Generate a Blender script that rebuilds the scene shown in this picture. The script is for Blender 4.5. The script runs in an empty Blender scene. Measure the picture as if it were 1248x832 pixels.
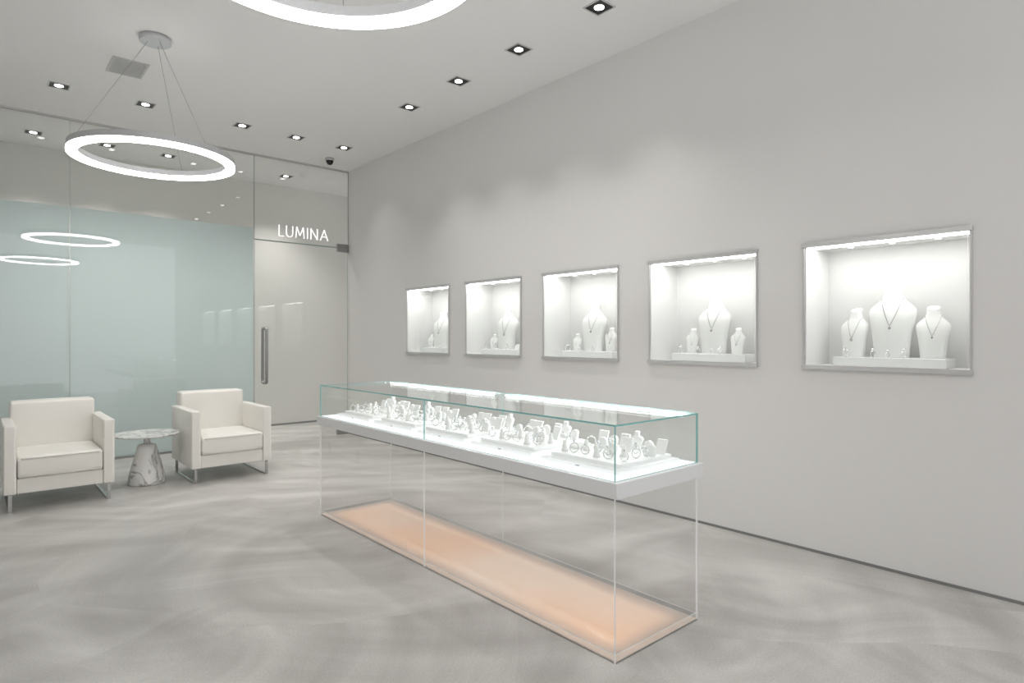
import bpy, bmesh, math, random
from mathutils import Vector, Matrix
random.seed(4)
scene = bpy.context.scene
COL = scene.collection
scene.view_settings.view_transform = 'Standard'
scene.view_settings.look = 'None'
scene.view_settings.exposure = 0.17
scene.view_settings.gamma = 0.92
H = 1.35          # eye height
CEIL = 3.68
XW = 3.99         # display wall plane
YG = 8.03         # glass partition plane
YB = 9.49         # wall behind the partition

# ------------------------------------------------------------------ materials
def new_mat(name):
    m = bpy.data.materials.new(name); m.use_nodes = True
    nt = m.node_tree
    for n in list(nt.nodes): nt.nodes.remove(n)
    out = nt.nodes.new('ShaderNodeOutputMaterial')
    return m, nt, out

def pmat(name, col, rough=0.5, metal=0.0, var=0.04, scale=6.0, bump=0.0, bscale=60.0, emis=None, estr=0.0, spec=0.5, coat=0.0):
    m, nt, out = new_mat(name)
    p = nt.nodes.new('ShaderNodeBsdfPrincipled')
    p.inputs['Roughness'].default_value = rough
    p.inputs['Metallic'].default_value = metal
    p.inputs['Specular IOR Level'].default_value = spec
    p.inputs['Coat Weight'].default_value = coat
    tc = nt.nodes.new('ShaderNodeTexCoord')
    nz = nt.nodes.new('ShaderNodeTexNoise'); nz.inputs['Scale'].default_value = scale
    nz.inputs['Detail'].default_value = 4
    nt.links.new(tc.outputs['Object'], nz.inputs['Vector'])
    mx = nt.nodes.new('ShaderNodeMix'); mx.data_type = 'RGBA'
    mx.inputs['A'].default_value = (*[c*(1-var) for c in col], 1)
    mx.inputs['B'].default_value = (*[min(1, c*(1+var)) for c in col], 1)
    nt.links.new(nz.outputs['Fac'], mx.inputs['Factor'])
    nt.links.new(mx.outputs['Result'], p.inputs['Base Color'])
    if bump > 0:
        n2 = nt.nodes.new('ShaderNodeTexNoise'); n2.inputs['Scale'].default_value = bscale
        n2.inputs['Detail'].default_value = 5
        nt.links.new(tc.outputs['Object'], n2.inputs['Vector'])
        b = nt.nodes.new('ShaderNodeBump'); b.inputs['Strength'].default_value = bump
        b.inputs['Distance'].default_value = 0.01
        nt.links.new(n2.outputs['Fac'], b.inputs['Height'])
        nt.links.new(b.outputs['Normal'], p.inputs['Normal'])
    if emis:
        p.inputs['Emission Color'].default_value = (*emis, 1)
        p.inputs['Emission Strength'].default_value = estr
    nt.links.new(p.outputs['BSDF'], out.inputs['Surface'])
    return m

def emat(name, col, s):
    m, nt, out = new_mat(name)
    e = nt.nodes.new('ShaderNodeEmission')
    e.inputs['Color'].default_value = (*col, 1); e.inputs['Strength'].default_value = s
    nt.links.new(e.outputs['Emission'], out.inputs['Surface'])
    return m

def glass(name, tint=(1, 1, 1), f0=0.04, rough=0.0, gain=0.9):
    m, nt, out = new_mat(name)
    lw = nt.nodes.new('ShaderNodeLayerWeight'); lw.inputs['Blend'].default_value = 0.5
    pw = nt.nodes.new('ShaderNodeMath'); pw.operation = 'POWER'; pw.inputs[1].default_value = 5
    ma = nt.nodes.new('ShaderNodeMath'); ma.operation = 'MULTIPLY_ADD'
    ma.inputs[1].default_value = gain; ma.inputs[2].default_value = f0
    tr = nt.nodes.new('ShaderNodeBsdfTransparent'); tr.inputs['Color'].default_value = (*tint, 1)
    gl = nt.nodes.new('ShaderNodeBsdfGlossy'); gl.inputs['Roughness'].default_value = rough
    gl.inputs['Color'].default_value = (1, 1, 1, 1)
    mx = nt.nodes.new('ShaderNodeMixShader')
    nt.links.new(lw.outputs['Facing'], pw.inputs[0]); nt.links.new(pw.outputs[0], ma.inputs[0])
    nt.links.new(ma.outputs[0], mx.inputs['Fac'])
    nt.links.new(tr.outputs[0], mx.inputs[1]); nt.links.new(gl.outputs[0], mx.inputs[2])
    nt.links.new(mx.outputs[0], out.inputs['Surface'])
    return m

def film_mat():
    m, nt, out = new_mat('frosted_film')
    tc = nt.nodes.new('ShaderNodeTexCoord')
    nz = nt.nodes.new('ShaderNodeTexNoise'); nz.inputs['Scale'].default_value = 0.6
    nt.links.new(tc.outputs['Object'], nz.inputs['Vector'])
    mx = nt.nodes.new('ShaderNodeMix'); mx.data_type = 'RGBA'
    mx.inputs['A'].default_value = (0.80, 0.86, 0.86, 1); mx.inputs['B'].default_value = (0.87, 0.93, 0.93, 1)
    nt.links.new(nz.outputs['Fac'], mx.inputs['Factor'])
    d = nt.nodes.new('ShaderNodeBsdfDiffuse'); t = nt.nodes.new('ShaderNodeBsdfTranslucent')
    nt.links.new(mx.outputs['Result'], d.inputs['Color']); nt.links.new(mx.outputs['Result'], t.inputs['Color'])
    a = nt.nodes.new('ShaderNodeMixShader'); a.inputs['Fac'].default_value = 0.4
    nt.links.new(d.outputs[0], a.inputs[1]); nt.links.new(t.outputs[0], a.inputs[2])
    nt.links.new(a.outputs[0], out.inputs['Surface'])
    return m

def marble_mat():
    m, nt, out = new_mat('white_marble')
    p = nt.nodes.new('ShaderNodeBsdfPrincipled'); p.inputs['Roughness'].default_value = 0.18
    tc = nt.nodes.new('ShaderNodeTexCoord')
    nz = nt.nodes.new('ShaderNodeTexNoise'); nz.inputs['Scale'].default_value = 4.0
    nz.inputs['Detail'].default_value = 5; nz.inputs['Distortion'].default_value = 1.0
    nt.links.new(tc.outputs['Object'], nz.inputs['Vector'])
    r = nt.nodes.new('ShaderNodeValToRGB')
    e = r.color_ramp.elements
    e[0].position = 0.0; e[0].color = (0.86, 0.855, 0.845, 1)
    e[1].position = 1.0; e[1].color = (0.88, 0.875, 0.865, 1)
    for pos, c in ((0.44, 0.86), (0.49, 0.40), (0.515, 0.80), (0.59, 0.78), (0.62, 0.55), (0.64, 0.86)):
        el = e.new(pos); el.color = (c, c*0.99, c*0.97, 1)
    nt.links.new(nz.outputs['Fac'], r.inputs['Fac'])
    nt.links.new(r.outputs['Color'], p.inputs['Base Color'])
    nt.links.new(p.outputs[0], out.inputs['Surface'])
    return m

def floor_mat():
    m, nt, out = new_mat('troweled_microcement')
    L = nt.links.new
    def math_n(op, a=None, b=None):
        n = nt.nodes.new('ShaderNodeMath'); n.operation = op
        for i, v in enumerate((a, b)):
            if v is None: continue
            if isinstance(v, (int, float)): n.inputs[i].default_value = v
            else: L(v, n.inputs[i])
        return n.outputs[0]
    tc = nt.nodes.new('ShaderNodeTexCoord')
    wn = nt.nodes.new('ShaderNodeTexNoise'); wn.inputs['Scale'].default_value = 0.35; wn.inputs['Detail'].default_value = 1
    L(tc.outputs['Object'], wn.inputs['Vector'])
    vm = nt.nodes.new('ShaderNodeVectorMath'); vm.operation = 'SCALE'; vm.inputs['Scale'].default_value = 1.1
    L(wn.outputs['Color'], vm.inputs[0])
    va = nt.nodes.new('ShaderNodeVectorMath'); va.operation = 'ADD'
    L(tc.outputs['Object'], va.inputs[0]); L(vm.outputs[0], va.inputs[1])
    def swirl(cx, cy, kr, ka, seed):
        sp = nt.nodes.new('ShaderNodeSeparateXYZ'); L(va.outputs[0], sp.inputs[0])
        x = math_n('SUBTRACT', sp.outputs['X'], cx); y = math_n('SUBTRACT', sp.outputs['Y'], cy)
        r = math_n('SQRT', math_n('ADD', math_n('MULTIPLY', x, x), math_n('MULTIPLY', y, y)))
        rr = math_n('MAXIMUM', r, 0.01)
        c = math_n('DIVIDE', x, rr); s = math_n('DIVIDE', y, rr)
        cb = nt.nodes.new('ShaderNodeCombineXYZ')
        L(math_n('ADD', math_n('MULTIPLY', r, kr), seed), cb.inputs[0])
        L(math_n('MULTIPLY', c, ka), cb.inputs[1]); L(math_n('MULTIPLY', s, ka), cb.inputs[2])
        nz = nt.nodes.new('ShaderNodeTexNoise'); nz.inputs['Scale'].default_value = 1.0
        nz.inputs['Detail'].default_value = 4; nz.inputs['Roughness'].default_value = 0.45
        L(cb.outputs[0], nz.inputs['Vector'])
        return nz.outputs['Fac']
    s1 = swirl(3.0, 3.9, 3.6, 0.8, 3.0)
    s2 = swirl(0.2, 1.4, 4.0, 0.8, 11.0)
    # trowel fans: every fan is a patch of arcs about its own centre
    wn2 = nt.nodes.new('ShaderNodeTexNoise'); wn2.inputs['Scale'].default_value = 0.7; wn2.inputs['Detail'].default_value = 1
    L(tc.outputs['Object'], wn2.inputs['Vector'])
    vm2 = nt.nodes.new('ShaderNodeVectorMath'); vm2.operation = 'SCALE'; vm2.inputs['Scale'].default_value = 0.9
    L(wn2.outputs['Color'], vm2.inputs[0])
    vb = nt.nodes.new('ShaderNodeVectorMath'); vb.operation = 'ADD'
    L(tc.outputs['Object'], vb.inputs[0]); L(vm2.outputs[0], vb.inputs[1])
    def fans(scale, shift, kr):
        vo = nt.nodes.new('ShaderNodeTexVoronoi'); vo.inputs['Scale'].default_value = scale; vo.voronoi_dimensions = '2D'
        sh = nt.nodes.new('ShaderNodeVectorMath'); sh.operation = 'ADD'; sh.inputs[1].default_value = (shift, -shift*0.7, 0)
        L(vb.outputs[0], sh.inputs[0]); L(sh.outputs[0], vo.inputs['Vector'])
        of = nt.nodes.new('ShaderNodeVectorMath'); of.operation = 'SCALE'; of.inputs['Scale'].default_value = 1.6
        L(vo.outputs['Color'], of.inputs[0])
        ps = nt.nodes.new('ShaderNodeVectorMath'); ps.operation = 'ADD'
        L(vo.outputs['Position'], ps.inputs[0]); L(of.outputs[0], ps.inputs[1])
        df = nt.nodes.new('ShaderNodeVectorMath'); df.operation = 'SUBTRACT'
        L(sh.outputs[0], df.inputs[0]); L(ps.outputs[0], df.inputs[1])
        fl = nt.nodes.new('ShaderNodeVectorMath'); fl.operation = 'MULTIPLY'; fl.inputs[1].default_value = (1, 1, 0)
        L(df.outputs[0], fl.inputs[0])
        ln = nt.nodes.new('ShaderNodeVectorMath'); ln.operation = 'LENGTH'; L(fl.outputs[0], ln.inputs[0])
        nr = nt.nodes.new('ShaderNodeVectorMath'); nr.operation = 'NORMALIZE'; L(fl.outputs[0], nr.inputs[0])
        cb = nt.nodes.new('ShaderNodeCombineXYZ'); L(math_n('MULTIPLY', ln.outputs['Value'], kr), cb.inputs[0])
        sc = nt.nodes.new('ShaderNodeVectorMath'); sc.operation = 'ADD'
        L(cb.outputs[0], sc.inputs[0]); L(nr.outputs[0], sc.inputs[1])
        nz = nt.nodes.new('ShaderNodeTexNoise'); nz.inputs['Scale'].default_value = 1.0; nz.inputs['Detail'].default_value = 3
        L(sc.outputs[0], nz.inputs['Vector'])
        return nz.outputs['Fac']
    f1 = fans(0.55, 3.0, 3.6); f2 = fans(0.70, 9.0, 5.0)
    def mask(sc, off):
        mp = nt.nodes.new('ShaderNodeVectorMath'); mp.operation = 'ADD'; mp.inputs[1].default_value = (off, off*2, 0)
        L(tc.outputs['Object'], mp.inputs[0])
        msk = nt.nodes.new('ShaderNodeTexNoise'); msk.inputs['Scale'].default_value = sc; msk.inputs['Detail'].default_value = 1
        L(mp.outputs[0], msk.inputs['Vector'])
        mr = nt.nodes.new('ShaderNodeMapRange'); mr.inputs['From Min'].default_value = 0.40; mr.inputs['From Max'].default_value = 0.60
        L(msk.outputs['Fac'], mr.inputs['Value'])
        return mr.outputs[0]
    def mixf(f, a, b):
        n = nt.nodes.new('ShaderNodeMix'); n.data_type = 'FLOAT'
        if isinstance(f, float): n.inputs['Factor'].default_value = f
        else: L(f, n.inputs['Factor'])
        L(a, n.inputs['A']); L(b, n.inputs['B']); return n.outputs['Result']
    val = mixf(0.5, mixf(mask(0.6, 0.0), s1, s2), mixf(mask(0.8, 4.0), f1, f2))
    ramp = nt.nodes.new('ShaderNodeValToRGB')
    e = ramp.color_ramp.elements
    e[0].position = 0.34; e[0].color = (0.45, 0.432, 0.412, 1)
    e[1].position = 0.65; e[1].color = (0.74, 0.722, 0.70, 1)
    el = e.new(0.46); el.color = (0.54, 0.522, 0.501, 1)
    el = e.new(0.54); el.color = (0.62, 0.602, 0.58, 1)
    L(val, ramp.inputs['Fac'])
    g = nt.nodes.new('ShaderNodeTexNoise'); g.inputs['Scale'].default_value = 110; g.inputs['Detail'].default_value = 4
    L(tc.outputs['Object'], g.inputs['Vector'])
    gm = nt.nodes.new('ShaderNodeMapRange'); gm.inputs['From Min'].default_value = 0.3; gm.inputs['From Max'].default_value = 0.7
    gm.inputs['To Min'].default_value = 0.90; gm.inputs['To Max'].default_value = 1.07
    L(g.outputs['Fac'], gm.inputs['Value'])
    mul = nt.nodes.new('ShaderNodeVectorMath'); mul.operation = 'SCALE'
    L(ramp.outputs['Color'], mul.inputs[0]); L(gm.outputs[0], mul.inputs['Scale'])
    p = nt.nodes.new('ShaderNodeBsdfPrincipled')
    L(mul.outputs[0], p.inputs['Base Color'])
    p.inputs['Roughness'].default_value = 0.38
    p.inputs['Specular IOR Level'].default_value = 0.5
    b = nt.nodes.new('ShaderNodeBump'); b.inputs['Strength'].default_value = 0.3; b.inputs['Distance'].default_value = 0.02
    L(val, b.inputs['Height'])
    L(b.outputs['Normal'], p.inputs['Normal'])
    L(p.outputs[0], out.inputs['Surface'])
    return m

def peach_mat(hw, hl):
    # glow painted into colour and emission: strongest in the middle, fading at the rim
    m, nt, out = new_mat('peach_painted_glow')
    L = nt.links.new
    p = nt.nodes.new('ShaderNodeBsdfPrincipled'); p.inputs['Roughness'].default_value = 0.5
    tc = nt.nodes.new('ShaderNodeTexCoord')
    nz = nt.nodes.new('ShaderNodeTexNoise'); nz.inputs['Scale'].default_value = 0.9; nz.inputs['Detail'].default_value = 1
    L(tc.outputs['Object'], nz.inputs['Vector'])
    r = nt.nodes.new('ShaderNodeValToRGB'); e = r.color_ramp.elements
    e[0].position = 0.36; e[0].color = (0.92, 0.63, 0.45, 1)
    e[1].position = 0.64; e[1].color = (0.92, 0.74, 0.61, 1)
    L(nz.outputs['Fac'], r.inputs['Fac'])
    sp = nt.nodes.new('ShaderNodeSeparateXYZ'); L(tc.outputs['Object'], sp.inputs[0])
    def edge(o, h):
        a = nt.nodes.new('ShaderNodeMath'); a.operation = 'ABSOLUTE'; L(o, a.inputs[0])
        mr = nt.nodes.new('ShaderNodeMapRange'); mr.interpolation_type = 'SMOOTHSTEP'
        mr.inputs['From Min'].default_value = h; mr.inputs['From Max'].default_value = h - 0.17
        L(a.outputs[0], mr.inputs['Value']); return mr.outputs[0]
    ml = nt.nodes.new('ShaderNodeMath'); ml.operation = 'MULTIPLY'
    L(edge(sp.outputs['X'], hw), ml.inputs[0]); L(edge(sp.outputs['Y'], hl), ml.inputs[1])
    mx = nt.nodes.new('ShaderNodeMix'); mx.data_type = 'RGBA'
    mx.inputs['A'].default_value = (0.78, 0.68, 0.60, 1)
    L(ml.outputs[0], mx.inputs['Factor']); L(r.outputs['Color'], mx.inputs['B'])
    L(mx.outputs['Result'], p.inputs['Base Color']); L(mx.outputs['Result'], p.inputs['Emission Color'])
    es = nt.nodes.new('ShaderNodeMath'); es.operation = 'MULTIPLY_ADD'; es.inputs[1].default_value = 0.36; es.inputs[2].default_value = 0.10
    L(ml.outputs[0], es.inputs[0]); L(es.outputs[0], p.inputs['Emission Strength'])
    L(p.outputs[0], out.inputs['Surface'])
    return m

M_WALL = pmat('wall_paint', (0.765, 0.755, 0.742), 0.6, var=0.02, scale=1.5, bump=0.05, bscale=25)
M_BACKWALL = pmat('corridor_paint', (0.72, 0.705, 0.67), 0.6, var=0.02, scale=1.5)
M_CEIL = pmat('ceiling_paint', (0.88, 0.873, 0.866), 0.75, var=0.015, scale=1.0)
M_FLOOR = floor_mat()
M_GAP = pmat('shadow_gap_grey', (0.24, 0.24, 0.235), 0.6)
M_GLASS = glass('clear_glass', (0.985, 0.995, 0.99), 0.03)
M_WGLASS = glass('partition_glass', (0.985, 0.992, 0.99), 0.032)
M_ACRYL = glass('clear_acrylic', (0.992, 0.992, 0.992), 0.022, gain=0.5)
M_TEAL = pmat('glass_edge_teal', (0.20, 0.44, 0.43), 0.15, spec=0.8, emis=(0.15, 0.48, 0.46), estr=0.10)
M_EDGE = pmat('acrylic_edge', (0.76, 0.76, 0.75), 0.25, emis=(1, 1, 1), estr=0.12)  # slight emission added to brighten the edges, which are no lamps
M_SEAM = pmat('glass_seam', (0.30, 0.38, 0.36), 0.3)
M_FILM = film_mat()
M_STEEL = pmat('brushed_steel', (0.40, 0.40, 0.40), 0.3, 1.0, var=0.05, scale=40)
M_ALU = pmat('satin_aluminium', (0.62, 0.62, 0.62), 0.38, 0.5, var=0.04, scale=30)
M_RINGALU = pmat('pendant_housing', (0.60, 0.61, 0.62), 0.4, 0.2)
M_CHROME = pmat('chrome', (0.48, 0.48, 0.48), 0.12, 1.0, var=0.02)
M_LEATHER = pmat('cream_leather', (0.88, 0.86, 0.815), 0.42, var=0.015, scale=8, bump=0.03, bscale=160)
M_PIPING = pmat('leather_piping', (0.74, 0.72, 0.67), 0.45)
M_MARBLE = marble_mat()
M_WHITE = pmat('white_lacquer', (0.87, 0.87, 0.87), 0.35, var=0.01)
M_TRAY = pmat('white_tray_acrylic', (0.90, 0.90, 0.90), 0.35, var=0.01, emis=(0.97, 0.98, 1.0), estr=0.10)  # emission paints the glow of the lit deck into the trays
M_LINING = pmat('niche_lining', (0.82, 0.815, 0.808), 0.55, var=0.01)
M_TRAYMET = pmat('case_apron', (0.78, 0.785, 0.79), 0.32, 0.0, var=0.02)
M_BUST = pmat('white_leatherette', (0.93, 0.925, 0.915), 0.55, var=0.015, scale=30, bump=0.03, bscale=200)
M_SILVER = pmat('polished_silver', (0.86, 0.86, 0.86), 0.2, 0.8, var=0.02)
M_CHAIN = pmat('silver_chain', (0.48, 0.47, 0.46), 0.25, 1.0, var=0.02)
M_GEM = pmat('diamond', (0.85, 0.88, 0.92), 0.03, 0.3, spec=1.0)
M_BLACK = pmat('black_baffle', (0.015, 0.015, 0.015), 0.4)
M_VENT = pmat('vent_grey', (0.62, 0.62, 0.61), 0.5)
E_RING = emat('ring_diffuser', (1.0, 0.985, 0.965), 16)
E_LENS = emat('downlight_lens', (1.0, 0.98, 0.94), 12)
E_NICHE = emat('niche_light', (1.0, 0.99, 0.975), 8.6)
E_LED = emat('led_strip', (0.97, 0.99, 1.0), 36)
E_DECK = emat('deck_light', (0.96, 0.98, 1.0), 1.2)
E_SIGN = emat('sign_white', (1, 1, 0.98), 1.2)

# ------------------------------------------------------------------ helpers
def box(bm, x0, x1, y0, y1, z0, z1, mi=0, edge=None, thin=None):
    vs = [bm.verts.new(p) for p in ((x0,y0,z0),(x1,y0,z0),(x1,y1,z0),(x0,y1,z0),(x0,y0,z1),(x1,y0,z1),(x1,y1,z1),(x0,y1,z1))]
    fs = {'z0': (3,2,1,0), 'z1': (4,5,6,7), 'y0': (0,1,5,4), 'x1': (1,2,6,5), 'y1': (2,3,7,6), 'x0': (3,0,4,7)}
    for k, f in fs.items():
        face = bm.faces.new([vs[i] for i in f])
        face.material_index = mi if (edge is None or k[0] == thin) else edge
    return vs

def lathe(bm, prof, seg=48, mi=0, cx=0, cy=0, cap=True):
    rows = []
    for r, z in prof:
        rows.append([bm.verts.new((cx + r*math.cos(2*math.pi*i/seg), cy + r*math.sin(2*math.pi*i/seg), z)) for i in range(seg)])
    for a, b in zip(rows[:-1], rows[1:]):
        for i in range(seg):
            j = (i+1) % seg
            f = bm.faces.new((a[i], a[j], b[j], b[i])); f.material_index = mi; f.smooth = True
    if cap:
        f = bm.faces.new(list(reversed(rows[0]))); f.material_index = mi
        f = bm.faces.new(rows[-1]); f.material_index = mi

def tube(bm, pts, r, seg=8, mi=0, closed=False):
    pts = [Vector(p) for p in pts]; n = len(pts); rows = []
    up = Vector((0.13, 0.31, 0.94)).normalized()
    for i, p in enumerate(pts):
        if closed: t = pts[(i+1) % n] - pts[i-1]
        else: t = pts[min(i+1, n-1)] - pts[max(i-1, 0)]
        t.normalize()
        a = t.cross(up)
        if a.length < 0.05: a = t.cross(Vector((1, 0, 0)))
        a.normalize(); b = t.cross(a).normalized()
        rows.append([bm.verts.new(p + a*r*math.cos(2*math.pi*k/seg) + b*r*math.sin(2*math.pi*k/seg)) for k in range(seg)])
    rng = range(n if closed else n-1)
    for i in rng:
        a, b = rows[i], rows[(i+1) % n]
        for k in range(seg):
            j = (k+1) % seg
            f = bm.faces.new((a[k], a[j], b[j], b[k])); f.material_index = mi; f.smooth = True
    if not closed:
        bm.faces.new(list(reversed(rows[0]))); bm.faces.new(rows[-1])

def tube_planar(bm, pts, r, normal, seg=12):
    # closed loop lying in a plane; frame uses the plane normal so it never twists
    pts = [Vector(p) for p in pts]; n = len(pts); rows = []; nn = Vector(normal)
    for i, p in enumerate(pts):
        t = (pts[(i+1) % n] - pts[i-1]).normalized(); b = t.cross(nn).normalized()
        rows.append([bm.verts.new(p + nn*r*math.cos(2*math.pi*k/seg) + b*r*math.sin(2*math.pi*k/seg)) for k in range(seg)])
    for i in range(n):
        a, b = rows[i], rows[(i+1) % n]
        for k in range(seg):
            j = (k+1) % seg; f = bm.faces.new((a[k], a[j], b[j], b[k])); f.smooth = True

def mesh(bm, name, mats):
    bmesh.ops.recalc_face_normals(bm, faces=bm.faces)
    me = bpy.data.meshes.new(name); bm.to_mesh(me); bm.free()
    for m in mats: me.materials.append(m)
    return me

def thing(name, label, cat, loc=(0,0,0), rot=0.0, group=None, me=None):
    o = bpy.data.objects.new(name, me)
    o.location = loc; o.rotation_euler = (0, 0, rot)
    o["label"] = label; o["category"] = cat
    if group: o["group"] = group
    COL.objects.link(o)
    if me is None: o.empty_display_size = 0.05
    return o

def part(name, me, parent, loc=(0,0,0), rot=(0,0,0), bevel=0.0, seg=2, label=None):
    o = bpy.data.objects.new(name, me); COL.objects.link(o)
    o.parent = parent; o.location = loc; o.rotation_euler = rot
    if bevel > 0:
        md = o.modifiers.new('bevel', 'BEVEL'); md.width = bevel; md.segments = seg; md.limit_method = 'ANGLE'
        md.angle_limit = math.radians(40)
    if label: o["label"] = label
    return o

def structure(name, me):
    o = bpy.data.objects.new(name, me); COL.objects.link(o); o["kind"] = "structure"; return o

def boxmesh(name, dims, mats, edge=None, thin=None):
    bm = bmesh.new(); box(bm, *dims, edge=edge, thin=thin); return mesh(bm, name, mats)

# ------------------------------------------------------------------ room shell
XL, YF = -1.6, -1.8
XR2 = 5.6
NZ0, NZ1 = 1.165, 1.93
NW = 0.87
NICHE_Y = [0.85 + 1.187*i for i in range(5)]
structure('floor', boxmesh('floor', (XL-0.1, XR2, YF, YB+0.1, -0.1, 0), [M_FLOOR]))
structure('ceiling', boxmesh('ceiling', (XL-0.1, XR2, YF, YB+0.1, CEIL, CEIL+0.1), [M_CEIL]))
bm = bmesh.new()
XT = XW + 0.45; YE = YG + 0.03
box(bm, XW, XT, YF, YE, 0, NZ0); box(bm, XW, XT, YF, YE, NZ1, CEIL)
prev = YF
for y in NICHE_Y:
    box(bm, XW, XT, prev, y, NZ0, NZ1); prev = y + NW
box(bm, XW, XT, prev, YE, NZ0, NZ1)
structure('wall_right', mesh(bm, 'wall_right', [M_WALL]))
structure('wall_back', boxmesh('wall_back', (XL, XR2, YB, YB+0.1, 0, CEIL), [M_BACKWALL]))
structure('wall_corridor', boxmesh('wall_corridor', (XR2-0.1, XR2, YE, YB, 0, CEIL), [M_BACKWALL]))
structure('wall_left', boxmesh('wall_left', (XL-0.1, XL, YF, YB, 0, CEIL), [M_WALL]))
structure('baseboard_shadow_gap', boxmesh('baseboard_shadow_gap', (XW-0.006, XW, YF, YG, 0, 0.016), [M_GAP]))  # dark grey strip painted in for the shade of a shadow gap
structure('baseboard_back', boxmesh('baseboard_back', (XL, XR2-0.1, YB-0.008, YB, 0, 0.025), [M_GAP]))

# ------------------------------------------------------------------ glass partition
GT = 0.012
def pane(name, x0, x1, z0, z1):
    return structure(name, boxmesh(name, (x0, x1, YG, YG+GT, z0, z1), [M_WGLASS, M_SEAM], edge=1, thin='y'))
w1 = pane('window_1', XL, 0.787, 0.02, CEIL-0.02)
w2 = pane('window_2', 0.792, 2.695, 0.02, CEIL-0.02)
w3 = pane('window_3', 2.70, XW-0.006, 2.603, CEIL-0.02)
d1 = pane('door_1', 2.703, XW-0.012, 0.015, 2.59)
for w, a, b in ((w1, XL+0.003, 0.785), (w2, 0.794, 2.690)):
    part('frosted_film', boxmesh('film', (a, b, YG+GT+0.001, YG+GT+0.004, 0.02, 2.74), [M_FILM]), w, label='pale green frosted film')
structure('trim_1', boxmesh('trim_1', (XL, 2.70, YG-0.01, YG+0.025, 0, 0.02), [M_STEEL]))
structure('trim_2', boxmesh('trim_2', (XL, XW, YG-0.008, YG+0.022, CEIL-0.02, CEIL), [M_ALU]))
structure('trim_3', boxmesh('trim_3', (2.70, XW-0.006, YG-0.002, YG+0.014, 2.591, 2.602), [M_SEAM]))
# door fittings
bm = bmesh.new(); hx = 2.83
pts = []; ya, yb, za, zb_, rr_ = YG-0.065, YG+0.077, 0.765, 1.465, 0.03
for (cy_, cz_, a0) in ((yb-rr_, zb_-rr_, 0), (ya+rr_, zb_-rr_, 90), (ya+rr_, za+rr_, 180), (yb-rr_, za+rr_, 270)):
    for k in range(7):
        a = math.radians(a0 + 15*k); pts.append((hx, cy_ + rr_*math.cos(a), cz_ + rr_*math.sin(a)))
tube_planar(bm, pts, 0.018, (1, 0, 0))
part('pull_handle', mesh(bm, 'pull_handle', [M_STEEL]), d1, label='brushed steel loop pull handle')
part('patch_fitting', boxmesh('patch', (XW-0.17, XW-0.008, YG-0.012, YG+0.026, 2.54, 2.65), [M_STEEL]), d1)
part('floor_pivot', boxmesh('pivot', (XW-0.17, XW-0.008, YG-0.012, YG+0.026, 0.0, 0.07), [M_STEEL]), d1)

# sign LUMINA
sign = thing('illuminated_sign', 'slim white illuminated capital letters reading LUMINA on clear glass', 'sign', (3.01, YG-0.012, 2.672))
LH = 0.142; SW = 0.0040
def strokes(paths):
    bm = bmesh.new()
    for p in paths:
        for a, b in zip(p[:-1], p[1:]):
            a = Vector((a[0], 0, a[1])); b = Vector((b[0], 0, b[1]))
            d = (b-a).normalized(); n = Vector((-d.z, 0, d.x))*SW
            a2, b2 = a - d*SW*0.6, b + d*SW*0.6
            q = []
            for yy in (-0.004, 0.011):
                q.append([bm.verts.new(v + Vector((0, yy, 0))) for v in (a2+n, b2+n, b2-n, a2-n)])
            bm.faces.new(q[0]); bm.faces.new(list(reversed(q[1])))
            for i in range(4):
                j = (i+1) % 4
                bm.faces.new((q[0][i], q[1][i], q[1][j], q[0][j]))
    return mesh(bm, 'letter', [E_SIGN])
uc = [(0.042 - 0.042*math.cos(math.pi*i/12), 0.045 - 0.045*math.sin(math.pi*i/12)) for i in range(13)]
letters = [
    ([[(0, LH), (0, 0), (0.060, 0)]], 0.0),
    ([[(0, LH)] + uc + [(0.084, LH)]], 0.096),
    ([[(0, 0), (0.012, LH), (0.056, 0.03), (0.100, LH), (0.112, 0)]], 0.222),
    ([[(0, 0), (0, LH)]], 0.380),
    ([[(0, 0), (0, LH), (0.090, 0), (0.090, LH)]], 0.428),
    ([[(0, 0), (0.053, LH), (0.106, 0)], [(0.022, 0.048), (0.084, 0.048)]], 0.562),
]
for p, x in letters: part('letter', strokes(p), sign, (x, 0, 0))

# ------------------------------------------------------------------ recessed downlights
bm = bmesh.new(); s, t = 0.082, 0.010
for d in ((-s, s, -s, -s+t), (-s, s, s-t, s), (-s, -s+t, -s+t, s-t), (s-t, s, -s+t, s-t)):
    box(bm, *d, -0.006, 0)
ME_DF = mesh(bm, 'downlight_frame', [M_ALU])
bm = bmesh.new(); box(bm, -s+t, s-t, -s+t, s-t, -0.003, 0); ME_DB = mesh(bm, 'downlight_baffle', [M_BLACK])
bm = bmesh.new(); lathe(bm, [(0.034, -0.006), (0.034, -0.003)], 24); ME_DL = mesh(bm, 'downlight_lens', [E_LENS])
def downlight(x, y, power, grp, size=165):
    o = thing('recessed_downlight', 'small square recessed ceiling downlight with black baffle and bright lens', 'ceiling light', (x, y, CEIL), group=grp)
    part('trim_frame', ME_DF, o); part('baffle', ME_DB, o); part('lens', ME_DL, o)
    l = bpy.data.lights.new('downlight_beam', 'SPOT'); l.energy = power; l.spot_size = math.radians(size)
    l.spot_blend = 1.0; l.shadow_soft_size = 0.02; l.color = (1, 0.98, 0.95)
    lo = bpy.data.objects.new('downlight_beam', l); COL.objects.link(lo); lo.parent = o; lo.location = (0, 0, -0.03)
for y in (2.862, 3.712, 4.530, 5.370): downlight(3.33, y, 32, 'recessed downlights on the ceiling', 90)
for x in (0.61, 1.31, 2.24, 2.845, 3.44): downlight(x, 7.05, 32 if x < 3 else 14, 'recessed downlights on the ceiling', 95)
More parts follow.
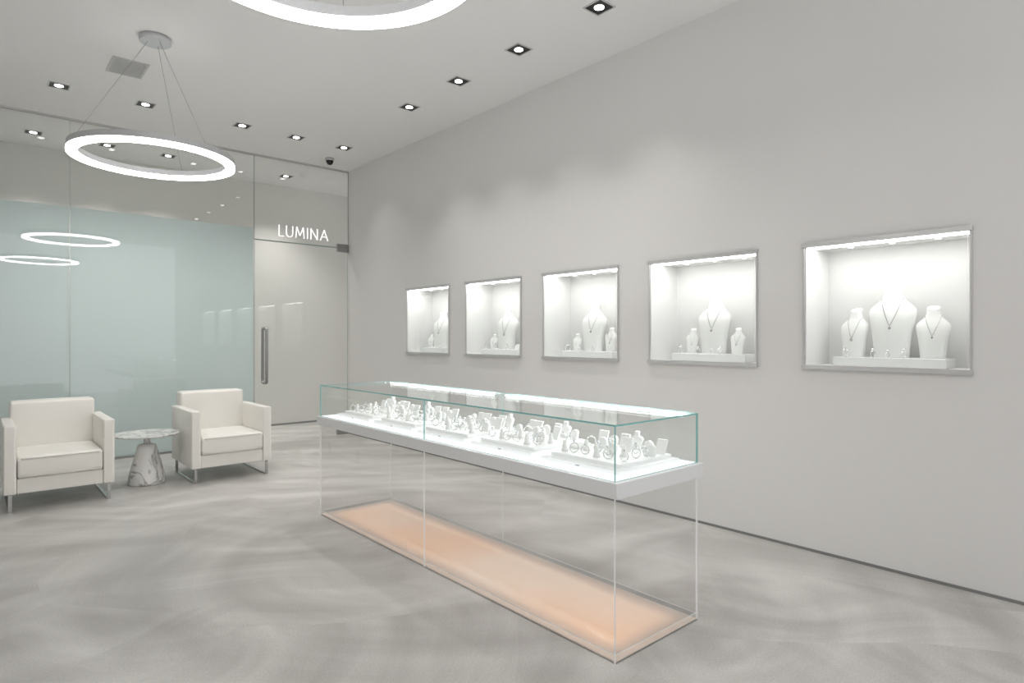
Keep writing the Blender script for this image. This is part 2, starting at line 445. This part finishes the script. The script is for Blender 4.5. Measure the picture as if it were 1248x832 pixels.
for x in (0.53, 1.24, 1.90, 3.42): downlight(x, 8.85, 90, 'recessed downlights on the ceiling', 100)  # corridor fixtures added to light the space behind the glass

# ------------------------------------------------------------------ pendants
def pendant(x, y, z, R, label):
    o = thing('ring_pendant_light', label, 'pendant light', (x, y, CEIL), group='ring pendant lights')
    dz = z - CEIL
    bm = bmesh.new(); lathe(bm, [(0.105, -0.045), (0.11, -0.04), (0.11, 0)], 48); part('canopy', mesh(bm, 'canopy', [M_RINGALU]), o)
    W = 0.064; hh = 0.045
    def ring(prof, mats, nm):
        bm = bmesh.new(); seg = 128; rows = []
        for r, zz in prof:
            rows.append([bm.verts.new((r*math.cos(2*math.pi*i/seg), r*math.sin(2*math.pi*i/seg), zz)) for i in range(seg)])
        n = len(rows)
        for k in range(n):
            a, b = rows[k], rows[(k+1) % n]
            for i in range(seg):
                j = (i+1) % seg; bm.faces.new((a[i], a[j], b[j], b[i]))
        return mesh(bm, nm, mats)
    part('housing', ring([(R-W, dz), (R, dz), (R, dz+hh), (R-W, dz+hh)], [M_RINGALU], 'housing'), o, label='satin grey ring housing')
    part('diffuser', ring([(R-W-0.001, dz-0.024), (R+0.001, dz-0.024), (R+0.001, dz-0.001), (R-W-0.001, dz-0.001)], [E_RING], 'diffuser'), o, label='glowing white opal diffuser')
    for a in (218, 338, 98):
        th = math.radians(a); lat, dep = math.cos(th), math.sin(th)
        vx = lat*0.7516 + dep*0.6597; vy = -lat*0.6597 + dep*0.7516
        rr = R - W*0.5
        bm = bmesh.new(); tube(bm, [(vx*0.05, vy*0.05, -0.044), (vx*rr, vy*rr, dz+hh)], 0.0014, 6)
        part('suspension_cable', mesh(bm, 'cable', [M_STEEL]), o)
pendant(1.075, 5.43, 2.735, 0.565, 'large glowing white ring pendant on three thin cables near the armchairs')
pendant(0.926, 2.060, 2.745, 0.585, 'large glowing white ring pendant hanging beside the display case')

# vent and security camera
bm = bmesh.new(); a, b = 0.135, 0.19
for d in ((-a, a, -b, -b+0.018), (-a, a, b-0.018, b), (-a, -a+0.018, -b+0.018, b-0.018), (a-0.018, a, -b+0.018, b-0.018)):
    box(bm, *d, -0.006, 0)
for i in range(13):
    yy = -b + 0.03 + i*0.0268
    box(bm, -a+0.018, a-0.018, yy, yy+0.014, -0.005, -0.0025)
box(bm, -a+0.018, a-0.018, -b+0.018, b-0.018, -0.001, 0)
thing('ceiling_vent', 'grey louvred rectangular air vent set in the ceiling', 'vent', (1.015, 6.19, CEIL), me=mesh(bm, 'vent', [M_VENT]))
o = thing('security_camera', 'small black dome security camera on a grey ceiling mount', 'security camera', (3.51, 7.6, CEIL))
bm = bmesh.new(); lathe(bm, [(0.05, -0.032), (0.055, -0.028), (0.055, 0)], 32); part('mount', mesh(bm, 'mount', [M_ALU]), o)
bm = bmesh.new(); lathe(bm, [(0.004, -0.085), (0.022, -0.08), (0.036, -0.068), (0.044, -0.05), (0.046, -0.032)], 32)
part('dome', mesh(bm, 'dome', [pmat('black_dome', (0.015, 0.015, 0.017), 0.08)]), o)

# ------------------------------------------------------------------ busts, necklaces
PROF = [  # z, half width, half depth, x offset
    (0.000, 0.086, 0.045, -0.020), (0.006, 0.089, 0.047, -0.020), (0.08, 0.095, 0.050, -0.018), (0.16, 0.105, 0.052, -0.012),
    (0.21, 0.114, 0.053, -0.006), (0.245, 0.121, 0.051, 0.000), (0.267, 0.122, 0.048, 0.004), (0.284, 0.117, 0.045, 0.008), (0.299, 0.106, 0.043, 0.011),
    (0.313, 0.091, 0.041, 0.015), (0.326, 0.076, 0.039, 0.018), (0.339, 0.064, 0.037, 0.021), (0.353, 0.055, 0.036, 0.024), (0.370, 0.049, 0.035, 0.026), (0.390, 0.046, 0.034, 0.028),
    (0.412, 0.046, 0.034, 0.029), (0.419, 0.047, 0.035, 0.029), (0.423, 0.044, 0.032, 0.029)]
def prof(z):
    for a, b in zip(PROF[:-1], PROF[1:]):
        if a[0] <= z <= b[0]:
            f = (z-a[0])/(b[0]-a[0]); return [a[k]+(b[k]-a[k])*f for k in (1, 2, 3)]
    return PROF[-1][1:] if z > 0.4 else PROF[0][1:]
def bust_mesh():
    bm = bmesh.new(); seg = 40; rows = []
    for z, w, d, c in PROF:
        row = []
        for i in range(seg):
            a = 2*math.pi*i/seg; ca, sa = math.cos(a), math.sin(a)
            ex = 0.8
            xx = math.copysign(abs(ca)**ex, ca)*d; yy = math.copysign(abs(sa)**ex, sa)*w
            zz = z + (0.02*(xx/0.04) if z > 0.40 else 0)
            row.append(bm.verts.new((xx + c, yy, zz)))
        rows.append(row)
    for a, b in zip(rows[:-1], rows[1:]):
        for i in range(seg):
            j = (i+1) % seg; f = bm.faces.new((a[i], a[j], b[j], b[i])); f.smooth = True
    bm.faces.new(list(reversed(rows[0]))); bm.faces.new(rows[-1])
    return mesh(bm, 'bust', [M_BUST])
ME_BUST = bust_mesh()
def front_x(y, z):
    w, d, c = prof(z); q = min(0.999, abs(y)/w)
    return c - d*max(0.0, 1-q**2.5)**0.4 - 0.003
def neck_path(zt, zb, yt):
    pts = []
    n = 30
    for i in range(n+1):
        s = -1 + 2*i/n
        y = yt*s*(1.12 - 0.12*abs(s)); z = zb + (zt-zb)*abs(s)**1.1
        w = prof(z)[0]
        y = max(-w*0.98, min(w*0.98, y))
        pts.append((front_x(y, z), y, z))
    return pts
def chain_mesh(beads, zb, yt=0.057, zt=0.348):
    bm = bmesh.new(); pts = neck_path(zt, zb, yt)
    tube(bm, pts, 0.0016 if not beads else 0.0011, 6)
    if beads:
        for i, p in enumerate(pts):
            bmesh.ops.create_icosphere(bm, subdivisions=1, radius=0.0030, matrix=Matrix.Translation(p))
    return mesh(bm, 'chain', [M_CHAIN])
def pendant_mesh(kind):
    bm = bmesh.new()
    if kind == 0:
        bmesh.ops.create_icosphere(bm, subdivisions=1, radius=0.008, matrix=Matrix.Diagonal((0.6, 1, 1.3, 1)))
    else:
        pts = [(0, 0.010*math.sin(a), 0.012*math.cos(a)) for a in [2*math.pi*i/20 for i in range(20)]]
        tube_planar(bm, pts, 0.002, (1, 0, 0), 6)
        bmesh.ops.create_icosphere(bm, subdivisions=1, radius=0.004)
    return mesh(bm, 'pendant', [M_CHAIN])
ZB = {0: 0.185, 1: 0.165}
CH = {0: chain_mesh(False, ZB[0]), 1: chain_mesh(True, ZB[1])}
PD = {0: pendant_mesh(0), 1: pendant_mesh(1)}
def bust(x, y, z, sc, rot, kind, grp):
    o = thing('necklace_bust', 'tall white leatherette necklace display bust' if sc > 0.85 else 'small white leatherette necklace display bust', 'display bust', (x, y, z), rot, grp, ME_BUST)
    o.scale = (sc,)*3
    n = thing('necklace', 'fine silver chain necklace draped on a white bust' if kind == 0 else 'beaded silver necklace with pendant on a white bust', 'necklace', (x, y, z), rot, 'necklaces in the wall niches')
    n.scale = (sc,)*3
    part('chain', CH[kind], n)
    zb = ZB[kind]
    part('pendant', PD[kind], n, (front_x(0, zb)-0.005, 0, zb-0.012))

# rings
RR = [(0.019, 0.0026), (0.023, 0.0030), (0.015, 0.0024)]
def ring_mesh(R, r):
    bm = bmesh.new()
    tube_planar(bm, [(0, R*math.cos(a), R*math.sin(a)+R+r) for a in [2*math.pi*i/28 for i in range(28)]], r, (1, 0, 0), 8)
    return mesh(bm, 'band', [M_SILVER])
def gem_mesh(r):
    bm = bmesh.new()
    bmesh.ops.create_cone(bm, cap_ends=True, segments=8, radius1=0.001, radius2=r, depth=r*1.1)
    bmesh.ops.create_cone(bm, cap_ends=True, segments=8, radius1=r, radius2=r*0.6, depth=r*0.4, matrix=Matrix.Translation((0, 0, r*0.75)))
    return mesh(bm, 'gem', [M_GEM])
ME_R = [ring_mesh(*q) for q in RR]
ME_G = gem_mesh(0.0075)
def jring(x, y, z, k, rot, grp, gem=True):
    o = thing('ring', ('silver ring with a clear gemstone standing on a white display tray' if gem else 'plain silver band ring standing on a white display tray') if 'case' in grp else 'silver ring with a clear gemstone on a white niche plinth', 'ring', (x, y, z), rot, grp)
    part('band', ME_R[k], o)
    if gem: part('gemstone', ME_G, o, (0, 0, 2*RR[k][0] + RR[k][1]*2 + 0.004))

# stands
def slab_mesh(pts, lean, th, nm):
    bm = bmesh.new()
    A = [bm.verts.new((-th + z*lean, y, z)) for y, z in pts]; B = [bm.verts.new((th + z*lean, y, z)) for y, z in pts]
    bm.faces.new(A); bm.faces.new(list(reversed(B)))
    for i in range(len(pts)):
        j = (i+1) % len(pts); bm.faces.new((A[i], B[i], B[j], A[j]))
    return mesh(bm, nm, [M_BUST])
arch = [(-0.026, 0), (0.026, 0), (0.026, 0.03)] + [(0.026*math.cos(a), 0.03 + 0.024*math.sin(a)) for a in [math.pi*i/10 for i in range(1, 10)]] + [(-0.026, 0.03)]
ME_ARCH = slab_mesh(arch, 0.25, 0.009, 'arch_stand')
ME_CARD = slab_mesh([(-0.024, 0), (0.024, 0), (0.028, 0.068), (-0.028, 0.068)], 0.35, 0.006, 'card_stand')
mini = [(-0.02, 0), (0.02, 0), (0.034, 0.05), (0.03, 0.06), (0.012, 0.068), (0.011, 0.088), (-0.011, 0.088), (-0.012, 0.068), (-0.03, 0.06), (-0.034, 0.05)]
ME_MINI = slab_mesh(mini, 0.2, 0.010, 'mini_bust')
bm = bmesh.new(); lathe(bm, [(0.018, 0), (0.018, 0.006), (0.015, 0.010), (0.010, 0.045), (0.008, 0.052), (0.004, 0.055)], 24); ME_CONE = mesh(bm, 'cone_stand', [M_BUST])
bm = bmesh.new(); box(bm, -0.025, 0.025, -0.028, 0.028, 0, 0.03)
for v in bm.verts:
    if v.co.z > 0.01 and v.co.x < 0: v.co.z = 0.014
ME_WEDGE = mesh(bm, 'wedge_stand', [M_BUST])
STN = ((ME_ARCH, 'arched_ring_stand', 'white arched upright ring display stand'), (ME_CONE, 'ring_cone', 'white cone ring holder'),
       (ME_WEDGE, 'ring_wedge', 'white sloped wedge ring holder'), (ME_CARD, 'earring_card', 'white leaning upright jewelry card'), (ME_MINI, 'pendant_bust', 'miniature flat white pendant bust'))
def stand(kind, x, y, z, rot, grp):
    me, nm, lb = STN[kind]
    o = thing(nm, lb, 'jewelry stand', (x, y, z), rot, grp, me)
    md = o.modifiers.new('bevel', 'BEVEL'); md.width = 0.002; md.segments = 2; md.limit_method = 'ANGLE'; md.angle_limit = math.radians(50)
    return o

# ------------------------------------------------------------------ wall niches
ND = 0.36
T = 0.008
bm = bmesh.new()
box(bm, ND-T, ND, 0, NW, 0, 0.765)               # back
box(bm, 0, ND-T, 0, T, 0, 0.765); box(bm, 0, ND-T, NW-T, NW, 0, 0.765)
box(bm, 0, ND-T, T, NW-T, 0, T); box(bm, 0, ND-T, T, NW-T, 0.765-T, 0.765)
ME_LIN = mesh(bm, 'lining', [M_LINING])
ME_RAIL = boxmesh('rail', (-0.03, -0.001, -0.010, NW+0.010, 0, 0.026), [M_ALU])
ME_SIDE = boxmesh('side', (-0.014, -0.001, 0, 0.008, 0.012, 0.753), [M_ALU])
ME_NG = boxmesh('niche_glass', (-0.012, -0.006, 0.014, NW-0.014, 0.018, 0.747), [M_GLASS, M_EDGE], edge=1, thin='x')
ME_NL = boxmesh('niche_light', (0.02, 0.13, 0.012, NW-0.012, 0.765-T-0.004, 0.765-T), [E_NICHE])
bm = bmesh.new(); lathe(bm, [(0.014, -0.003), (0.014, 0)], 20); ME_NS = mesh(bm, 'niche_spot', [E_LENS])
bm = bmesh.new(); box(bm, -0.10, 0.10, -0.30, 0.30, 0, 0.055); ME_PL = mesh(bm, 'plinth', [M_WHITE])
for i, y0 in enumerate(NICHE_Y):
    n = thing('display_niche', 'lit white wall display niche with slim aluminium frame and glass front', 'display niche', (XW, y0, NZ0), group='wall display niches')
    part('lining', ME_LIN, n); part('rail', ME_RAIL, n, (0, 0, -0.014)); part('rail', ME_RAIL, n, (0, 0, 0.751))
    part('side_frame', ME_SIDE, n, (0, -0.006, 0)); part('side_frame', ME_SIDE, n, (0, NW-0.002, 0))
    part('glass_pane', ME_NG, n); part('light_bar', ME_NL, n)
    for yy in (0.2, 0.435, 0.67): part('spot', ME_NS, n, (0.2, yy, 0.765-T))
    cy = y0 + NW/2; fz = NZ0 + T
    pl = thing('display_plinth', 'low rectangular white plinth inside a lit wall niche', 'plinth', (XW+0.19, cy, fz), group='plinths in the wall niches', me=ME_PL)
    md = pl.modifiers.new('bevel', 'BEVEL'); md.width = 0.004; md.segments = 2
    pz = fz + 0.055; bx = XW + 0.205
    G = 'necklace busts in the wall niches'; GR = 'rings in the wall niches'
    if i == 0:
        bust(bx, cy, pz, 1.03, 0.06, 0, G); bust(bx, cy+0.21, pz, 0.70, -0.12, 1, G); bust(bx, cy-0.21, pz, 0.70, 0.12, 0, G)
        for dy, k in ((0.08, 0), (-0.085, 0), (0.235, 1), (0.0, 2)): jring(bx-0.085, cy+dy, pz, k, 1.2, GR)
    elif i == 1:
        bust(bx, cy, pz, 1.0, 0.15, 0, G); bust(bx, cy+0.185, pz, 0.44, 0.2, 1, G); bust(bx, cy-0.185, pz, 0.44, 0.1, 1, G)
        for dy, k in ((0.09, 0), (-0.09, 0), (0.24, 1), (-0.02, 2)): jring(bx-0.085, cy+dy, pz, k, 1.0, GR)
    elif i == 2:
        bust(bx, cy, pz, 1.0, 0.2, 0, G); bust(bx, cy-0.19, pz, 0.48, 0.2, 1, G); bust(bx-0.02, cy+0.19, pz, 0.36, 0.25, 1, G)
        for dy, k in ((0.10, 0), (0.25, 1), (-0.05, 2)): jring(bx-0.085, cy+dy, pz, k, 1.0, GR)
    else:
        bust(bx, cy, pz, 1.0, 0.25, i % 2, G); bust(bx-0.02, cy+0.20, pz, 0.36, 0.3, 1, G)
        stand(0, bx-0.05, cy-0.20, pz, 0.3, 'ring stands in the wall niches')
        for dy, k in ((0.10, 1), (0.26, 0), (-0.08, 0)): jring(bx-0.085, cy+dy, pz, k, 1.0, GR)

# ------------------------------------------------------------------ display case
CX0, CX1, CY0, CY1 = 2.0, 2.615, 1.63, 4.50
CYM = (CY0+CY1)/2; ZD0, ZD1, ZT = 0.684, 0.752, 0.988
case = thing('jewelry_display_case', 'long glass jewelry display case on clear acrylic, glowing peach base', 'display case', ((CX0+CX1)/2, CYM, 0))
ox, oy = (CX0+CX1)/2, CYM
hw, hl = (CX1-CX0)/2, (CY1-CY0)/2
def cpart(nm, dims, mats, edge=None, thin=None, bevel=0, label=None):
    return part(nm, boxmesh(nm, dims, mats, edge, thin), case, bevel=bevel, label=label)
cpart('glass_top', (-hw, hw, -hl, hl, ZT-0.007, ZT), [M_GLASS, M_TEAL], 1, 'z', label='clear glass top with teal green edge')
g = 0.006
for a, b in ((-hl+g+0.001, -0.0015), (0.0015, hl-g-0.001)):
    for x in (-hw, hw-g):
        cpart('glass_side', (x, x+g, a, b, ZD1, ZT-0.0075), [M_GLASS, M_TEAL], 1, 'x')
for y in (-hl, hl-g):
    cpart('glass_end', (-hw, hw, y, y+g, ZD1, ZT-0.0075), [M_GLASS, M_TEAL], 1, 'y')
o = cpart('deck', (-hw-0.018, hw+0.018, -hl-0.020, hl+0.020, ZD0, ZD1-0.002), [M_TRAYMET], bevel=0.003, label='pale satin metal deck apron')
cpart('light_panel', (-hw+0.012, hw-0.012, -hl+0.012, hl-0.012, ZD1-0.0015, ZD1+0.002), [E_DECK])
for a, b in ((-hl+0.05, -0.06), (0.06, hl-0.05)):
    cpart('led_bar', (hw-0.034, hw-0.024, a, b, ZT-0.015, ZT-0.0075), [E_LED])
# acrylic support
g = 0.007
for a, b in ((-hl+g+0.001, -0.001), (0.001, hl-g-0.001)):
    for x in (-hw, hw-g):
        cpart('acrylic_panel', (x, x+g, a, b, 0.0, ZD0), [M_ACRYL, M_EDGE], 1, 'x')
for y in (-hl, hl-g):
    cpart('acrylic_end', (-hw, hw, y, y+g, 0.0, ZD0), [M_ACRYL, M_EDGE], 1, 'y')
cpart('acrylic_base', (-hw+0.0075, hw-0.0075, -hl+0.0075, hl-0.0075, 0.030, 0.034), [M_ACRYL, M_EDGE], 1, 'z')
M_PEACH = peach_mat(hw+0.02, hl+0.02)
cpart('base_panel', (-hw+0.0075, hw-0.0075, -hl+0.0075, hl-0.0075, 0.002, 0.008), [M_PEACH], label='warm peach glowing base panel')

# trays
GT_ = 'white trays in the display case'; GS = 'ring stands in the display case'; GR = 'rings in the display case'
ty0 = CY0 + 0.30; pitch = 0.555
bm = bmesh.new(); box(bm, -0.225, 0.225, -0.245, 0.245, 0, 0.020); ME_T1 = mesh(bm, 'tray', [M_TRAY])
bm = bmesh.new(); box(bm, -0.18, 0.205, -0.215, 0.215, 0.020, 0.038); ME_T2 = mesh(bm, 'tray_insert', [M_TRAY])
bm = bmesh.new(); box(bm, -0.2255, -0.2248, -0.012, 0.012, 0.006, 0.011); ME_T3 = mesh(bm, 'plaque', [M_STEEL])
for i in range(5):
    cy = ty0 + i*pitch; cx = ox + 0.01
    tr = thing('display_tray', 'stepped white lacquer jewelry tray inside the glass case', 'tray', (cx, cy, ZD1+0.0025), group=GT_)
    part('tray_base', ME_T1, tr, bevel=0.003); part('tray_insert', ME_T2, tr, bevel=0.003); part('plaque', ME_T3, tr)
    z = ZD1 + 0.0025 + 0.0385
    rows = ((0.160, (3, 0, 4, 3, 0, 3)), (0.070, (0, 'r', 3, 1, 0, 'R')), (-0.030, ('R', 1, 0, 'r', 1, 2)), (-0.125, ('r', 'R', 1, 'r', 'R', 1)))
    for dx, ks in rows:
        ks = ks[i:] + ks[:i]
        for n, k in enumerate(ks):
            jx = cx + dx + random.uniform(-0.010, 0.010); jy = cy - 0.180 + 0.072*n + random.uniform(-0.007, 0.007)
            rot = random.uniform(-0.4, 0.8)
            if k == 'R': jring(jx, jy, z, 1, 0.9+rot*0.6, GR, gem=(n % 2 == 0))
            elif k == 'r': jring(jx, jy, z, 0, 0.9+rot*0.6, GR)
            else:
                stand(k, jx, jy, z, rot*0.35, GS)
                if k == 0: jring(jx-0.030, jy, z, 2, rot*0.35, GR)

# ------------------------------------------------------------------ armchairs
def soft_box(x0, x1, y0, y1, z0, z1, puff=(0, 0, 0), cuts=8):
    bm = bmesh.new(); bmesh.ops.create_cube(bm, size=2)
    bmesh.ops.subdivide_edges(bm, edges=bm.edges, cuts=cuts, use_grid_fill=True)
    for v in bm.verts:
        a, b, c = v.co
        fx = (1-b*b)*(1-c*c); fy = (1-a*a)*(1-c*c); fz = (1-a*a)*(1-b*b)
        dx = puff[0]*fx*(1 if a > 0 else -1) if abs(a) > 0.999 else 0
        dy = puff[1]*fy*(1 if b > 0 else -1) if abs(b) > 0.999 else 0
        dz = puff[2]*fz*(1 if c > 0 else -1) if abs(c) > 0.999 else 0
        v.co = Vector(((x0+x1)/2 + a*(x1-x0)/2 + dx, (y0+y1)/2 + b*(y1-y0)/2 + dy, (z0+z1)/2 + c*(z1-z0)/2 + dz))
    for f in bm.faces: f.smooth = True
    return bm
CW, CD = 0.72, 0.78
AW = 0.078
def chair_meshes():
    d = {}
    d['arm'] = mesh(soft_box(0, AW, 0, CD-0.02, 0.14, 0.665, (0.0, 0.0, 0.001)), 'arm', [M_LEATHER])
    d['seat_base'] = mesh(soft_box(AW+0.002, CW-AW-0.002, 0.012, CD-0.10, 0.14, 0.255, (0, 0.0, 0)), 'seat_base', [M_LEATHER])
    d['seat_cushion'] = mesh(soft_box(AW+0.005, CW-AW-0.005, -0.006, 0.60, 0.258, 0.425, (0, 0.010, 0.018)), 'seat_cushion', [M_LEATHER])
    bm = soft_box(0.060, CW-0.060, 0.60, CD+0.02, 0.15, 0.80, (0.002, 0.012, 0.008))
    for v in bm.verts: v.co.y += max(0, v.co.z-0.3)*0.10
    d['backrest'] = mesh(bm, 'backrest', [M_LEATHER])
    bm = bmesh.new()
    for z in (0.272, 0.410):
        x0, x1, y0, y1 = AW+0.012, CW-AW-0.012, -0.009, 0.59
        pts = [(x0+0.02, y0, z), (CW/2, y0-0.007, z), (x1-0.02, y0, z), (x1, y0+0.02, z), (x1, y1, z), (x0, y1, z), (x0, y0+0.02, z)]
        tube(bm, pts, 0.0042, 8, closed=True)
    d['piping'] = mesh(bm, 'piping', [M_PIPING])
    bm = bmesh.new(); w = 0.024; t = 0.009
    box(bm, 0, w, 0.02, 0.02+t, 0, 0.142); box(bm, 0, w, CD-0.06, CD-0.06+t, 0, 0.142)
    box(bm, 0, w, 0.02+t, CD-0.06, 0, t); box(bm, 0, w, 0.02+t, CD-0.06, 0.130, 0.1395)
    d['leg'] = mesh(bm, 'leg', [M_CHROME])
    return d
CM = chair_meshes()
def armchair(x, y, rot, label):
    o = thing('armchair', label, 'armchair', (x, y, 0), rot, 'cream leather armchairs')
    part('armrest', CM['arm'], o, bevel=0.010, seg=3); part('armrest', CM['arm'], o, (CW-AW, 0, 0), bevel=0.010, seg=3)
    part('seat_base', CM['seat_base'], o, bevel=0.005)
    c = part('seat_cushion', CM['seat_cushion'], o, bevel=0.020, seg=4)
    part('piping', CM['piping'], c)
    part('backrest', CM['backrest'], o, bevel=0.024, seg=4)
    part('sled_leg', CM['leg'], o, (0.027, 0, 0), label='chrome flat bar sled leg'); part('sled_leg', CM['leg'], o, (CW-0.051, 0, 0), label='chrome flat bar sled leg')
armchair(0.185, 6.08, 0, 'cream leather box armchair with chrome sled legs beside frosted glass')
armchair(1.515, 6.16, 0, 'cream leather box armchair with chrome sled legs nearer the glass door')

# side table
tb = thing('side_table', 'round white marble side table with a conical marble pedestal', 'side table', (1.225, 6.53, 0))
bm = bmesh.new(); lathe(bm, [(0.262, 0.446), (0.270, 0.450), (0.272, 0.458), (0.268, 0.465)], 72); part('tabletop', mesh(bm, 'tabletop', [M_MARBLE]), tb)
bm = bmesh.new(); lathe(bm, [(0.148, 0), (0.153, 0.006), (0.154, 0.02), (0.146, 0.08), (0.122, 0.18), (0.096, 0.27), (0.082, 0.325), (0.074, 0.352), (0.058, 0.364), (0.036, 0.368)], 56)
part('pedestal', mesh(bm, 'pedestal', [M_MARBLE]), tb)
bm = bmesh.new(); lathe(bm, [(0.026, 0.368), (0.026, 0.42), (0.05, 0.438), (0.09, 0.446)], 40); part('neck', mesh(bm, 'neck', [M_WHITE]), tb)

# ------------------------------------------------------------------ world
w = bpy.data.worlds.new('World'); scene.world = w; w.use_nodes = True
bg = w.node_tree.nodes['Background']; bg.inputs['Color'].default_value = (0.99, 0.992, 1.0, 1); bg.inputs['Strength'].default_value = 1.12

# ------------------------------------------------------------------ camera
cam = bpy.data.cameras.new('camera'); co = bpy.data.objects.new('camera', cam); COL.objects.link(co)
cam.sensor_width = 36; cam.lens = 751/1248*36; cam.shift_y = -5/1248
co.location = (0, 0, H); co.rotation_euler = (math.radians(90), 0, math.radians(-41.27))
cam.clip_start = 0.05
scene.camera = co
